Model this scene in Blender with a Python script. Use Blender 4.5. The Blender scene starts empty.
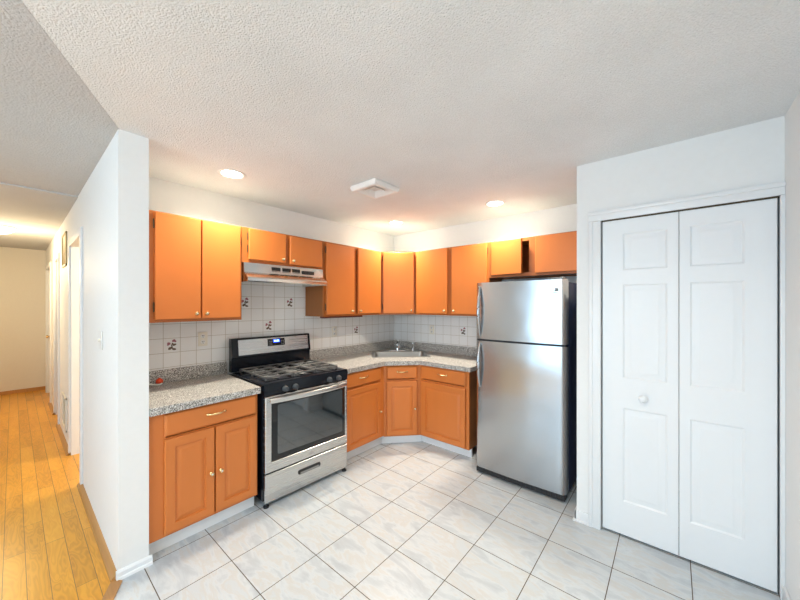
import bpy, bmesh, math, random
from mathutils import Vector, Matrix
random.seed(7)
R = math.radians
sc = bpy.context.scene
C = sc.collection

# ------------------------------------------------------------------ camera
T = 0.34                                    # floor tile pitch (m)
CAM = Vector((2.3026, -1.1558, 1.4902))
YAW = 0.6986
cam_data = bpy.data.cameras.new('camera')
cam = bpy.data.objects.new('camera', cam_data); C.objects.link(cam)
cam.location = CAM
cam.rotation_euler = (math.pi/2, 0, YAW)
cam_data.sensor_width = 36
cam_data.lens = 324.8172/800*36
cam_data.shift_y = 4.155/800
cam_data.clip_start = 0.02
sc.camera = cam

# ------------------------------------------------------------------ world / exposure
sc.view_settings.view_transform = 'Standard'
sc.view_settings.look = 'None'
sc.view_settings.gamma = 1
sc.view_settings.use_curve_mapping = False
sc.view_settings.exposure = 0.32
w = bpy.data.worlds.new('world'); sc.world = w; w.use_nodes = True
bg = w.node_tree.nodes['Background']
bg.inputs[0].default_value = (0.65, 0.85, 1.0, 1); bg.inputs[1].default_value = 1.0

def area(name, loc, rot, sx, sy, power, col, spread=180):
    l = bpy.data.lights.new(name, 'AREA'); l.shape = 'RECTANGLE'; l.size = sx; l.size_y = sy
    l.energy = power; l.color = col; l.spread = R(spread)
    o = bpy.data.objects.new(name, l); C.objects.link(o); o.location = loc; o.rotation_euler = rot
    return o
# daylight entering by the glass doors at the rear of the living room, plus fill light from an added side window
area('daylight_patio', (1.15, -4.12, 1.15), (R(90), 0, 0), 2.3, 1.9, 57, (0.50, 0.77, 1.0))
area('side_fill', (-2.5, -3.05, 1.4), (R(90), 0, R(-90)), 1.6, 1.3, 5, (0.52, 0.77, 1.0))

WARM = (1.0, 0.93, 0.78)
CEIL = 2.44

# ------------------------------------------------------------------ materials
def nt_mat(name):
    m = bpy.data.materials.new(name); m.use_nodes = True
    nt = m.node_tree; b = nt.nodes['Principled BSDF']
    return m, nt, b
def mat(name, col, rough=0.5, metal=0.0, noise=0.0, nscale=30, bump=0.0, bscale=200, ior=None, coat=0.0, aniso=None, spec=None):
    m, nt, b = nt_mat(name)
    b.inputs['Roughness'].default_value = rough; b.inputs['Metallic'].default_value = metal
    b.inputs['Base Color'].default_value = (*col, 1)
    if ior: b.inputs['IOR'].default_value = ior
    if coat: b.inputs['Coat Weight'].default_value = coat; b.inputs['Coat Roughness'].default_value = 0.15
    if spec is not None: b.inputs['Specular IOR Level'].default_value = spec
    tc = nt.nodes.new('ShaderNodeTexCoord')
    mp = nt.nodes.new('ShaderNodeMapping'); nt.links.new(tc.outputs['Object'], mp.inputs[0])
    if aniso: mp.inputs['Scale'].default_value = aniso
    n = nt.nodes.new('ShaderNodeTexNoise'); n.inputs['Scale'].default_value = nscale; n.inputs['Detail'].default_value = 3
    nt.links.new(mp.outputs[0], n.inputs[0])
    mx = nt.nodes.new('ShaderNodeMix'); mx.data_type = 'RGBA'
    mx.inputs[6].default_value = (*[c*(1-noise) for c in col], 1); mx.inputs[7].default_value = (*[min(1, c*(1+noise)) for c in col], 1)
    nt.links.new(n.outputs[0], mx.inputs[0]); nt.links.new(mx.outputs[2], b.inputs['Base Color'])
    if bump:
        n2 = nt.nodes.new('ShaderNodeTexNoise'); n2.inputs['Scale'].default_value = bscale; n2.inputs['Detail'].default_value = 2
        nt.links.new(mp.outputs[0], n2.inputs[0])
        bp = nt.nodes.new('ShaderNodeBump'); bp.inputs['Strength'].default_value = bump; bp.inputs['Distance'].default_value = 0.004
        nt.links.new(n2.outputs[0], bp.inputs['Height']); nt.links.new(bp.outputs[0], b.inputs['Normal'])
    return m

def math_node(nt, op, a, b=None, c=None):
    n = nt.nodes.new('ShaderNodeMath'); n.operation = op
    for i, v in enumerate((a, b, c)):
        if v is None: continue
        if isinstance(v, (int, float)): n.inputs[i].default_value = v
        else: nt.links.new(v, n.inputs[i])
    return n.outputs[0]

def m_popcorn(name, col, scale, strength):
    m, nt, b = nt_mat(name)
    tc = nt.nodes.new('ShaderNodeTexCoord')
    n = nt.nodes.new('ShaderNodeTexNoise'); n.inputs['Scale'].default_value = scale; n.inputs['Detail'].default_value = 2; n.inputs['Roughness'].default_value = .6
    v = nt.nodes.new('ShaderNodeTexVoronoi'); v.inputs['Scale'].default_value = scale*0.75
    nt.links.new(tc.outputs['Object'], n.inputs[0]); nt.links.new(tc.outputs['Object'], v.inputs[0])
    h = math_node(nt, 'SUBTRACT', n.outputs[0], math_node(nt, 'MULTIPLY', v.outputs['Distance'], 0.6))
    bp = nt.nodes.new('ShaderNodeBump'); bp.inputs['Strength'].default_value = strength; bp.inputs['Distance'].default_value = 0.006
    nt.links.new(h, bp.inputs['Height']); nt.links.new(bp.outputs[0], b.inputs['Normal'])
    big = nt.nodes.new('ShaderNodeTexNoise'); big.inputs['Scale'].default_value = 2.2; big.inputs['Detail'].default_value = 3
    nt.links.new(tc.outputs['Object'], big.inputs[0])
    f = math_node(nt, 'ADD', math_node(nt, 'MULTIPLY', big.outputs[0], .45), math_node(nt, 'MULTIPLY', n.outputs[0], .65))
    r = nt.nodes.new('ShaderNodeValToRGB'); r.color_ramp.elements[0].position = .25; r.color_ramp.elements[1].position = .75
    r.color_ramp.elements[0].color = (*[c*.86 for c in col], 1); r.color_ramp.elements[1].color = (*[min(1, c*1.07) for c in col], 1)
    nt.links.new(f, r.inputs[0]); nt.links.new(r.outputs[0], b.inputs['Base Color'])
    b.inputs['Roughness'].default_value = .95; b.inputs['Specular IOR Level'].default_value = .1
    return m

def m_floor_tile():
    m, nt, b = nt_mat('marble_look_floor_tile')
    tc = nt.nodes.new('ShaderNodeTexCoord')
    br = nt.nodes.new('ShaderNodeTexBrick'); br.offset = 0; br.squash = 1
    for k, v in (('Scale', 1), ('Mortar Size', .0023), ('Mortar Smooth', .1), ('Brick Width', T), ('Row Height', T)): br.inputs[k].default_value = v
    nt.links.new(tc.outputs['Object'], br.inputs[0])
    sx = nt.nodes.new('ShaderNodeSeparateXYZ'); nt.links.new(tc.outputs['Object'], sx.inputs[0])
    fx = math_node(nt, 'FLOOR', math_node(nt, 'DIVIDE', sx.outputs[0], T)); fy = math_node(nt, 'FLOOR', math_node(nt, 'DIVIDE', sx.outputs[1], T))
    cb = nt.nodes.new('ShaderNodeCombineXYZ'); nt.links.new(fx, cb.inputs[0]); nt.links.new(fy, cb.inputs[1])
    wn = nt.nodes.new('ShaderNodeTexWhiteNoise'); nt.links.new(cb.outputs[0], wn.inputs[0])
    sc_ = nt.nodes.new('ShaderNodeVectorMath'); sc_.operation = 'MULTIPLY_ADD'; sc_.inputs[1].default_value = (9, 9, 9)
    nt.links.new(wn.outputs['Color'], sc_.inputs[0]); nt.links.new(tc.outputs['Object'], sc_.inputs[2])
    mp = nt.nodes.new('ShaderNodeMapping'); mp.inputs['Rotation'].default_value = (0, 0, R(35)); mp.inputs['Scale'].default_value = (1.0, 3.0, 1)
    nt.links.new(sc_.outputs[0], mp.inputs[0])
    n1 = nt.nodes.new('ShaderNodeTexNoise'); n1.inputs['Scale'].default_value = 4.2; n1.inputs['Detail'].default_value = 8; n1.inputs['Roughness'].default_value = .62; n1.inputs['Distortion'].default_value = .45
    nt.links.new(mp.outputs[0], n1.inputs[0])
    r = nt.nodes.new('ShaderNodeValToRGB'); e = r.color_ramp.elements
    e[0].position = .28; e[0].color = (.44, .475, .51, 1)
    e[1].position = .75; e[1].color = (.54, .58, .61, 1)
    for p, c in ((.42, (.50, .54, .575, 1)), (.50, (.58, .62, .65, 1)), (.56, (.56, .56, .55, 1)), (.63, (.55, .59, .62, 1))):
        x = e.new(p); x.color = c
    nt.links.new(n1.outputs[0], r.inputs[0])
    mx = nt.nodes.new('ShaderNodeMix'); mx.data_type = 'RGBA'; mx.inputs[7].default_value = (.10, .075, .055, 1)
    nt.links.new(r.outputs[0], mx.inputs[6]); nt.links.new(br.outputs['Fac'], mx.inputs[0]); nt.links.new(mx.outputs[2], b.inputs['Base Color'])
    rr = nt.nodes.new('ShaderNodeMix'); rr.data_type = 'FLOAT'; rr.inputs[2].default_value = .34; rr.inputs[3].default_value = .9
    nt.links.new(br.outputs['Fac'], rr.inputs[0]); nt.links.new(rr.outputs[0], b.inputs['Roughness'])
    bp = nt.nodes.new('ShaderNodeBump'); bp.invert = True; bp.inputs['Strength'].default_value = .5; bp.inputs['Distance'].default_value = .002
    nt.links.new(br.outputs['Fac'], bp.inputs['Height']); nt.links.new(bp.outputs[0], b.inputs['Normal'])
    return m

def m_wall_tile(axis):
    """white 4-inch wall tile; axis = world axis that runs along the wall"""
    m, nt, b = nt_mat('white_wall_tile_'+axis)
    tc = nt.nodes.new('ShaderNodeTexCoord')
    sx = nt.nodes.new('ShaderNodeSeparateXYZ'); nt.links.new(tc.outputs['Object'], sx.inputs[0])
    a = sx.outputs[1] if axis == 'y' else sx.outputs[0]
    off = .029 if axis == 'y' else .015
    P = .1125
    cb = nt.nodes.new('ShaderNodeCombineXYZ')
    nt.links.new(math_node(nt, 'ADD', a, -off+P*20), cb.inputs[0]); nt.links.new(math_node(nt, 'ADD', sx.outputs[2], -1.226+.111*20), cb.inputs[1])
    br = nt.nodes.new('ShaderNodeTexBrick'); br.offset = 0; br.squash = 1
    for k, v in (('Scale', 1), ('Mortar Size', .0017), ('Mortar Smooth', .3), ('Brick Width', P), ('Row Height', .111)): br.inputs[k].default_value = v
    br.inputs['Color1'].default_value = (.87, .87, .86, 1); br.inputs['Color2'].default_value = (.83, .83, .82, 1); br.inputs['Mortar'].default_value = (.47, .42, .34, 1)
    nt.links.new(cb.outputs[0], br.inputs[0]); nt.links.new(br.outputs['Color'], b.inputs['Base Color'])
    b.inputs['Roughness'].default_value = .22
    bp = nt.nodes.new('ShaderNodeBump'); bp.invert = True; bp.inputs['Strength'].default_value = .4; bp.inputs['Distance'].default_value = .002
    nt.links.new(br.outputs['Fac'], bp.inputs['Height']); nt.links.new(bp.outputs[0], b.inputs['Normal'])
    return m

def m_wood_floor():
    m, nt, b = nt_mat('oak_parquet_plank')
    tc = nt.nodes.new('ShaderNodeTexCoord')
    W = .083
    sx = nt.nodes.new('ShaderNodeSeparateXYZ'); nt.links.new(tc.outputs['Object'], sx.inputs[0])
    cb = nt.nodes.new('ShaderNodeCombineXYZ')
    nt.links.new(math_node(nt, 'ADD', sx.outputs[0], 20), cb.inputs[0]); nt.links.new(math_node(nt, 'ADD', sx.outputs[1], 1.11+W*60), cb.inputs[1])
    br = nt.nodes.new('ShaderNodeTexBrick'); br.offset = .37; br.offset_frequency = 2; br.squash = 1
    for k, v in (('Scale', 1), ('Mortar Size', .0013), ('Mortar Smooth', .2), ('Brick Width', .92), ('Row Height', W)): br.inputs[k].default_value = v
    br.inputs['Color1'].default_value = (0, 0, 0, 1); br.inputs['Color2'].default_value = (1, 1, 1, 1); br.inputs['Mortar'].default_value = (.5, .5, .5, 1)
    nt.links.new(cb.outputs[0], br.inputs[0])
    fy = math_node(nt, 'FLOOR', math_node(nt, 'DIVIDE', math_node(nt, 'ADD', sx.outputs[1], 1.11+W*60), W))
    cc = nt.nodes.new('ShaderNodeCombineXYZ'); nt.links.new(sx.outputs[0], cc.inputs[0]); nt.links.new(sx.outputs[1], cc.inputs[1])
    nt.links.new(math_node(nt, 'MULTIPLY', fy, 3.17), cc.inputs[2])
    mp = nt.nodes.new('ShaderNodeMapping'); mp.inputs['Scale'].default_value = (1.6, 9, 1); nt.links.new(cc.outputs[0], mp.inputs[0])
    n = nt.nodes.new('ShaderNodeTexNoise'); n.inputs['Scale'].default_value = 1.6; n.inputs['Detail'].default_value = 2; n.inputs['Distortion'].default_value = .5
    nt.links.new(mp.outputs[0], n.inputs[0])
    rings = math_node(nt, 'SINE', math_node(nt, 'MULTIPLY', n.outputs[0], 70))
    v = math_node(nt, 'ADD', math_node(nt, 'MULTIPLY', rings, .10), math_node(nt, 'MULTIPLY', br.outputs['Color'], .35))
    v = math_node(nt, 'ADD', v, math_node(nt, 'MULTIPLY', n.outputs[0], .6))
    r = nt.nodes.new('ShaderNodeValToRGB'); e = r.color_ramp.elements
    e[0].position = .1; e[0].color = (.56, .24, .015, 1); e[1].position = .9; e[1].color = (.90, .46, .045, 1)
    x = e.new(.5); x.color = (.79, .355, .026, 1)
    nt.links.new(v, r.inputs[0])
    mx = nt.nodes.new('ShaderNodeMix'); mx.data_type = 'RGBA'; mx.inputs[7].default_value = (.16, .08, .03, 1)
    nt.links.new(r.outputs[0], mx.inputs[6]); nt.links.new(br.outputs['Fac'], mx.inputs[0]); nt.links.new(mx.outputs[2], b.inputs['Base Color'])
    b.inputs['Roughness'].default_value = .3
    return m

def m_speckle():
    m, nt, b = nt_mat('speckled_laminate')
    tc = nt.nodes.new('ShaderNodeTexCoord')
    v = nt.nodes.new('ShaderNodeTexVoronoi'); v.inputs['Scale'].default_value = 240
    nt.links.new(tc.outputs['Object'], v.inputs[0])
    sp = nt.nodes.new('ShaderNodeSeparateColor'); nt.links.new(v.outputs['Color'], sp.inputs[0])
    r = nt.nodes.new('ShaderNodeValToRGB'); e = r.color_ramp.elements; r.color_ramp.interpolation = 'CONSTANT'
    e[0].position = 0; e[0].color = (.07, .065, .06, 1); e[1].position = .16; e[1].color = (.22, .21, .20, 1)
    for p, c in ((.34, (.39, .37, .34, 1)), (.6, (.54, .52, .48, 1)), (.82, (.78, .77, .74, 1))):
        x = e.new(p); x.color = c
    nt.links.new(sp.outputs[0], r.inputs[0]); nt.links.new(r.outputs[0], b.inputs['Base Color'])
    b.inputs['Roughness'].default_value = .35
    return m

def m_steel(name, col, rough, aniso_scale, var=.10, streak=.06):
    m, nt, b = nt_mat(name)
    b.inputs['Metallic'].default_value = 1
    b.inputs['Base Color'].default_value = (*col, 1)
    tc = nt.nodes.new('ShaderNodeTexCoord'); mp = nt.nodes.new('ShaderNodeMapping'); mp.inputs['Scale'].default_value = aniso_scale
    nt.links.new(tc.outputs['Object'], mp.inputs[0])
    n = nt.nodes.new('ShaderNodeTexNoise'); n.inputs['Scale'].default_value = 1; n.inputs['Detail'].default_value = 3; nt.links.new(mp.outputs[0], n.inputs[0])
    rr = math_node(nt, 'ADD', math_node(nt, 'MULTIPLY', n.outputs[0], streak*2), rough-streak)
    nt.links.new(rr, b.inputs['Roughness'])
    # faint waviness of thin sheet steel
    n2 = nt.nodes.new('ShaderNodeTexNoise'); n2.inputs['Scale'].default_value = 2.6; n2.inputs['Detail'].default_value = 1; nt.links.new(tc.outputs['Object'], n2.inputs[0])
    bp = nt.nodes.new('ShaderNodeBump'); bp.inputs['Strength'].default_value = var; bp.inputs['Distance'].default_value = .03
    nt.links.new(n2.outputs[0], bp.inputs['Height']); nt.links.new(bp.outputs[0], b.inputs['Normal'])
    return m

def m_emit(name, col, s):
    m, nt, b = nt_mat(name)
    b.inputs['Base Color'].default_value = (*col, 1); b.inputs['Emission Color'].default_value = (*col, 1); b.inputs['Emission Strength'].default_value = s
    return m

M = dict(
    wall=mat('white_wall_paint', (.85, .855, .85), .6, noise=.02, bump=.12, bscale=260),
    hallwall=mat('cream_hall_paint', (.80, .76, .68), .6, noise=.02, bump=.1, bscale=260),
    trim=mat('white_trim_paint', (.84, .85, .86), .35, noise=.01),
    door=mat('white_door_paint', (.85, .865, .88), .38, noise=.01, bump=.05, bscale=300),
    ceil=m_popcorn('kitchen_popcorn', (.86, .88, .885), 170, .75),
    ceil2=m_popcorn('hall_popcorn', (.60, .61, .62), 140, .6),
    tile=m_floor_tile(), tiley=m_wall_tile('y'), tilex=m_wall_tile('x'), wood=m_wood_floor(), speck=m_speckle(),
    orange=mat('orange_stained_cabinet', (.63, .185, .036), .42, noise=.07, nscale=6, aniso=(1, 1, .25), bump=.05, bscale=150),
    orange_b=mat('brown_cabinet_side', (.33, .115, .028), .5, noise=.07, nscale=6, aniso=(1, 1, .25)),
    orange_shade=mat('shaded_orange_face_frame', (.44, .13, .025), .42, noise=.07, nscale=6, aniso=(1, 1, .25)),  # cabinet orange darkened to hold the shade behind the wall-cabinet doors
    bounce_board=mat('pale_bounce_board', (.55, .50, .42), .8, noise=.1),  # for unseen cabinet tops, kept pale to bounce lamp light upward
    orange_in=mat('bare_cabinet_interior', (.42, .17, .06), .6, noise=.1),
    rust=mat('dark_red_rail', (.13, .03, .02), .6),
    steel=m_steel('brushed_steel', (.62, .62, .61), .27, (2, 2, 260), streak=.02),
    steel_f=m_steel('brushed_steel_refrigerator', (.48, .50, .52), .24, (3, 3, 200), var=.35, streak=.02),
    steel_h=m_steel('polished_hood_steel', (.70, .69, .67), .16, (2, 60, 2), streak=.02),
    steel_s=m_steel('satin_sink_steel', (.40, .40, .39), .40, (40, 40, 4)),
    chrome=mat('chrome', (.85, .85, .86), .08, 1),
    brass=mat('worn_brass', (.80, .58, .28), .25, 1),
    pull=mat('polished_pull', (.88, .82, .72), .18, 1),
    porcelain=mat('white_porcelain', (.9, .87, .8), .15),
    hinge=mat('dark_bronze', (.10, .07, .04), .45, .6),
    black=mat('black_enamel', (.006, .008, .013), .16, spec=.35),
    blackm=mat('black_matte', (.02, .02, .022), .5),
    iron=mat('cast_iron_grate', (.17, .165, .16), .35, .5),
    knob=mat('grey_black_knob', (.06, .065, .07), .3),
    glass=mat('dark_oven_glass', (.018, .024, .027), .05, ior=2.2),
    glassb=mat('black_glass_border', (.006, .007, .009), .12),
    navy=mat('textured_navy_side', (.016, .024, .075), .5, bump=.2, bscale=400),
    greyp=mat('grey_plastic', (.28, .28, .27), .5),
    slot=mat('dark_slot', (.015, .015, .015), .6),
    ivory=mat('ivory_plastic', (.80, .76, .66), .35),
    white_p=mat('white_plastic', (.82, .82, .80), .4),
    vent=mat('painted_vent_metal', (.86, .85, .83), .35),
    yellowvent=mat('cream_grille', (.55, .43, .22), .5),
    red=mat('orange_red_plastic', (.72, .06, .012), .4, noise=.15, nscale=60),
    blue=m_emit('blue_clock_display', (.03, .09, 1.0), 1.6),
    digit=m_emit('blue_clock_digit', (.35, .6, 1.0), 4),
    lens=m_emit('lamp_lens', (1.0, .93, .80), 14),
    hlens=m_emit('hall_lamp_glass', (1.0, .80, .48), 5),
    strip=mat('golden_wood_strip', (.46, .22, .065), .35, noise=.15, nscale=5, aniso=(1, 20, 1)),
    petal=mat('mauve_petal_glaze', (.36, .12, .15), .3), leaf=mat('brown_leaf_glaze', (.14, .09, .06), .3),
    gasket=mat('gasket_dark', (.02, .02, .025), .6), winglass=None,
)
def m_pane():
    m, nt, b = nt_mat('clear_window_glass')
    b.inputs['Transmission Weight'].default_value = 1; b.inputs['Roughness'].default_value = 0; b.inputs['IOR'].default_value = 1.45
    return m
M['winglass'] = m_pane()

# ------------------------------------------------------------------ mesh helpers
class MB:
    def __init__(s): s.bm = bmesh.new(); s.mi = 0
    def _tag(s, before):
        for f in s.bm.faces:
            if f not in before: f.material_index = s.mi
    def box(s, x0, y0, z0, x1, y1, z1, bev=0.0, seg=2, rot=None):
        bf = set(s.bm.faces)
        x0, x1 = sorted((x0, x1)); y0, y1 = sorted((y0, y1)); z0, z1 = sorted((z0, z1))
        g = bmesh.ops.create_cube(s.bm, size=1)
        vs = g['verts']
        for v in vs: v.co = Vector(((x0+x1)/2+v.co.x*(x1-x0), (y0+y1)/2+v.co.y*(y1-y0), (z0+z1)/2+v.co.z*(z1-z0)))
        if bev: 
            es = list({e for v in vs for e in v.link_edges})
            r = bmesh.ops.bevel(s.bm, geom=es, offset=bev, segments=seg, affect='EDGES', profile=.5)
            vs = [v for v in r['verts'] if v.is_valid]
        s._tag(bf)
        if rot: 
            vv = {v for f in s.bm.faces if f not in bf for v in f.verts}
            bmesh.ops.transform(s.bm, matrix=rot, verts=list(vv))
        return s
    def cyl(s, p0, p1, r, seg=20, r2=None):
        bf = set(s.bm.faces)
        p0, p1 = Vector(p0), Vector(p1); d = p1-p0
        q = d.to_track_quat('Z', 'Y').to_matrix().to_4x4()
        bmesh.ops.create_cone(s.bm, cap_ends=True, segments=seg, radius1=r, radius2=r if r2 is None else r2, depth=d.length, matrix=Matrix.Translation((p0+p1)/2) @ q)
        s._tag(bf); return s
    def tube(s, pts, r, seg=10, flat=1.0):
        """swept round tube; flat scales the section along its second axis"""
        bf = set(s.bm.faces); pts = [Vector(p) for p in pts]; rings = []
        up = Vector((0, 0, 1))
        for i, p in enumerate(pts):
            t = (pts[min(i+1, len(pts)-1)]-pts[max(i-1, 0)]).normalized()
            a = t.cross(up)
            if a.length < .05: a = t.cross(Vector((1, 0, 0)))
            a.normalize(); b = t.cross(a).normalized()
            rr = r[i] if isinstance(r, (list, tuple)) else r
            rings.append([s.bm.verts.new(p+a*math.cos(2*math.pi*k/seg)*rr+b*math.sin(2*math.pi*k/seg)*rr*flat) for k in range(seg)])
        for i in range(len(rings)-1):
            for k in range(seg):
                s.bm.faces.new((rings[i][k], rings[i][(k+1) % seg], rings[i+1][(k+1) % seg], rings[i+1][k]))
        s.bm.faces.new(rings[0][::-1]); s.bm.faces.new(rings[-1])
        s._tag(bf); return s
    def lathe(s, prof, origin=(0, 0, 0), axis='z', seg=24):
        """prof: list of (radius, height) revolved about axis through origin"""
        bf = set(s.bm.faces); o = Vector(origin); rings = []
        ax = {'z': (Vector((1, 0, 0)), Vector((0, 1, 0)), Vector((0, 0, 1))), '-y': (Vector((1, 0, 0)), Vector((0, 0, 1)), Vector((0, -1, 0)))}[axis]
        for (r, h) in prof:
            if r < 1e-6: rings.append([s.bm.verts.new(o+ax[2]*h)])
            else: rings.append([s.bm.verts.new(o+ax[2]*h+ax[0]*r*math.cos(2*math.pi*k/seg)+ax[1]*r*math.sin(2*math.pi*k/seg)) for k in range(seg)])
        for a, b in zip(rings, rings[1:]):
            for k in range(seg):
                k2 = (k+1) % seg
                if len(a) == 1: s.bm.faces.new((a[0], b[k], b[k2]))
                elif len(b) == 1: s.bm.faces.new((a[k], a[k2], b[0]))
                else: s.bm.faces.new((a[k], a[k2], b[k2], b[k]))
        s._tag(bf); return s
    def prism(s, poly, axis, a0, a1):
        """poly: 2-D points; axis 'x': poly=(y,z); 'y': poly=(x,z); 'z': poly=(x,y)"""
        bf = set(s.bm.faces)
        f = {'x': lambda p, a: (a, p[0], p[1]), 'y': lambda p, a: (p[0], a, p[1]), 'z': lambda p, a: (p[0], p[1], a)}[axis]
        A = [s.bm.verts.new(f(p, a0)) for p in poly]; B = [s.bm.verts.new(f(p, a1)) for p in poly]
        n = len(poly)
        s.bm.faces.new(A); s.bm.faces.new(B[::-1])
        for i in range(n): s.bm.faces.new((A[i], B[i], B[(i+1) % n], A[(i+1) % n]))
        s._tag(bf); return s
    def slab(s, x0, z0, x1, z1, y_back, y_front, edge=((0, .004), (.003, .001), (.006, 0)), holes=()):
        """door slab in the xz plane facing -y. edge: (inset, setback) loops. holes: (x0,z0,x1,z1,loops) with loops of (inset, setback)"""
        bf = set(s.bm.faces)
        def ring(a, b, c, d, y): return [s.bm.verts.new(q) for q in ((a, y, b), (c, y, b), (c, y, d), (a, y, d))]
        def join(p, q):
            for i in range(4): s.bm.faces.new((p[i], p[(i+1) % 4], q[(i+1) % 4], q[i]))
        prev = ring(x0, z0, x1, z1, y_back); s.bm.faces.new(prev[::-1])
        for (i, d) in edge:
            r = ring(x0+i, z0+i, x1-i, z1-i, y_front+d); join(prev, r); prev = r
        i = edge[-1][0]; X0, Z0, X1, Z1 = x0+i, z0+i, x1-i, z1-i
        if not holes: s.bm.faces.new(prev)
        else:
            xs = sorted({X0, X1, *[h[0] for h in holes], *[h[2] for h in holes]}); zs = sorted({Z0, Z1, *[h[1] for h in holes], *[h[3] for h in holes]})
            grid = {}
            def gv(a, b):
                if (a, b) not in grid: grid[(a, b)] = s.bm.verts.new((a, y_front, b))
                return grid[(a, b)]
            for a, a2 in zip(xs, xs[1:]):
                for b, b2 in zip(zs, zs[1:]):
                    mx, mz = (a+a2)/2, (b+b2)/2
                    if any(h[0] < mx < h[2] and h[1] < mz < h[3] for h in holes): continue
                    s.bm.faces.new((gv(a, b), gv(a2, b), gv(a2, b2), gv(a, b2)))
            for h in holes:
                p = ring(h[0], h[1], h[2], h[3], y_front)
                for (i, d) in h[4]:
                    r = ring(h[0]+i, h[1]+i, h[2]-i, h[3]-i, y_front+d); join(p, r); p = r
                s.bm.faces.new(p)
        s._tag(bf); return s
    def sphere(s, c, r, sub=2, scale=(1, 1, 1)):
        bf = set(s.bm.faces)
        bmesh.ops.create_icosphere(s.bm, subdivisions=sub, radius=r, matrix=Matrix.Translation(c) @ Matrix.Diagonal((*scale, 1)))
        s._tag(bf); return s
    def build(s, name, mats, parent=None, loc=None, smooth=30, fix=True):
        if fix:
            bmesh.ops.recalc_face_normals(s.bm, faces=s.bm.faces)
        me = bpy.data.meshes.new(name); s.bm.to_mesh(me); s.bm.free()
        for m in (mats if isinstance(mats, (list, tuple)) else [mats]): me.materials.append(m)
        if smooth:
            me.shade_smooth(); me.set_sharp_from_angle(angle=R(smooth))
        o = bpy.data.objects.new(name, me); C.objects.link(o)
        if parent: o.parent = parent
        if loc: o.location = loc
        return o

def tag(o, label, cat, group=None, kind=None):
    o['label'] = label; o['category'] = cat
    if group: o['group'] = group
    if kind: o['kind'] = kind
    return o
def thing(name, label, cat, loc=(0, 0, 0), rz=0, group=None):
    o = bpy.data.objects.new(name, None); C.objects.link(o); o.empty_display_size = .05
    o.location = loc; o.rotation_euler = (0, 0, rz)
    return tag(o, label, cat, group)
def struct(name, mb, m, label, cat, **k):
    o = mb.build(name, m, **k); o['kind'] = 'structure'; o['label'] = label; o['category'] = cat
    return o
def copy_tree(o, parent=None):
    c = o.copy(); C.objects.link(c); c.parent = parent
    for ch in list(o.children): copy_tree(ch, c)
    return c

# ================================================================== THE SETTING
XL, YR, XR = -.68, 2.27, 2.735        # kitchen left wall, kitchen rear wall, right wall
DIAG = Vector((.9, -.43)).normalized()
def on_diag(x): return -.79 + (x-.02)*DIAG.y/DIAG.x
XE, YH = -6.1, -1.85                  # end of the hall, other side of the hall
YB, XW = -4.2, -2.6                   # rear and side of the living room

def poly_slab(poly, z0, z1):
    mb = MB(); mb.prism(poly, 'z', z0, z1); return mb
kit = [(.02, -.79), (XR, on_diag(XR)), (XR, 2.4), (-.8, 2.4), (-.8, -.79)]
struct('floor_kitchen', poly_slab(kit, -.05, 0), M['tile'], 'marble-look square tile floor of the kitchen with dark grout', 'floor')
woodp = [(.02, -.79), (XR, on_diag(XR)), (XR, YB-.1), (XW-.1, YB-.1), (XW-.1, YH-.1), (XE-.1, YH-.1), (XE-.1, 1.6), (-.8, 1.6), (-.8, -.79)]
struct('floor_hall', poly_slab(woodp, -.05, 0), M['wood'], 'honey oak plank floor running down the hall', 'floor')
kitc = [(0, -.785), (XR+.1, -.785+(XR+.1)*DIAG.y/DIAG.x), (XR+.1, 2.4), (-.8, 2.4), (-.8, -.785)]
struct('ceiling_kitchen', poly_slab(kitc, CEIL, CEIL+.06), M['ceil'], 'off-white popcorn ceiling over the kitchen', 'ceiling')
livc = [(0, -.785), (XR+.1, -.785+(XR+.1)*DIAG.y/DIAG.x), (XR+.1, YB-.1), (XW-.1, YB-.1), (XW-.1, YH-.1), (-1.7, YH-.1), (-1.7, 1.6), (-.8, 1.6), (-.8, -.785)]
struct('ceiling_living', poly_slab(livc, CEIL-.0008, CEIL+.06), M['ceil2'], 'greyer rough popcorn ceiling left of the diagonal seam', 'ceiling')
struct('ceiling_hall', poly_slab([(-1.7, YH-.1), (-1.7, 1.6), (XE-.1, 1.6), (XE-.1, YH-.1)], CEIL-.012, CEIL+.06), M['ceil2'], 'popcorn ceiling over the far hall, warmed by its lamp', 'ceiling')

b = MB(); b.box(XL-.12, -.655, 0, XL, YR+.12, CEIL)
struct('wall_left', b, M['wall'], 'white kitchen wall behind the stove and left cabinets', 'wall')
b = MB(); b.box(XL-.12, YR, 0, XR+.1, YR+.12, CEIL)
struct('wall_back', b, M['wall'], 'white kitchen wall behind the refrigerator and right cabinets', 'wall')
b = MB(); b.box(XR, YB-.1, 0, XR+.12, YR+.12, CEIL)
struct('wall_right', b, M['wall'], 'off-white wall at the right edge beside the closet', 'wall')
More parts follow.
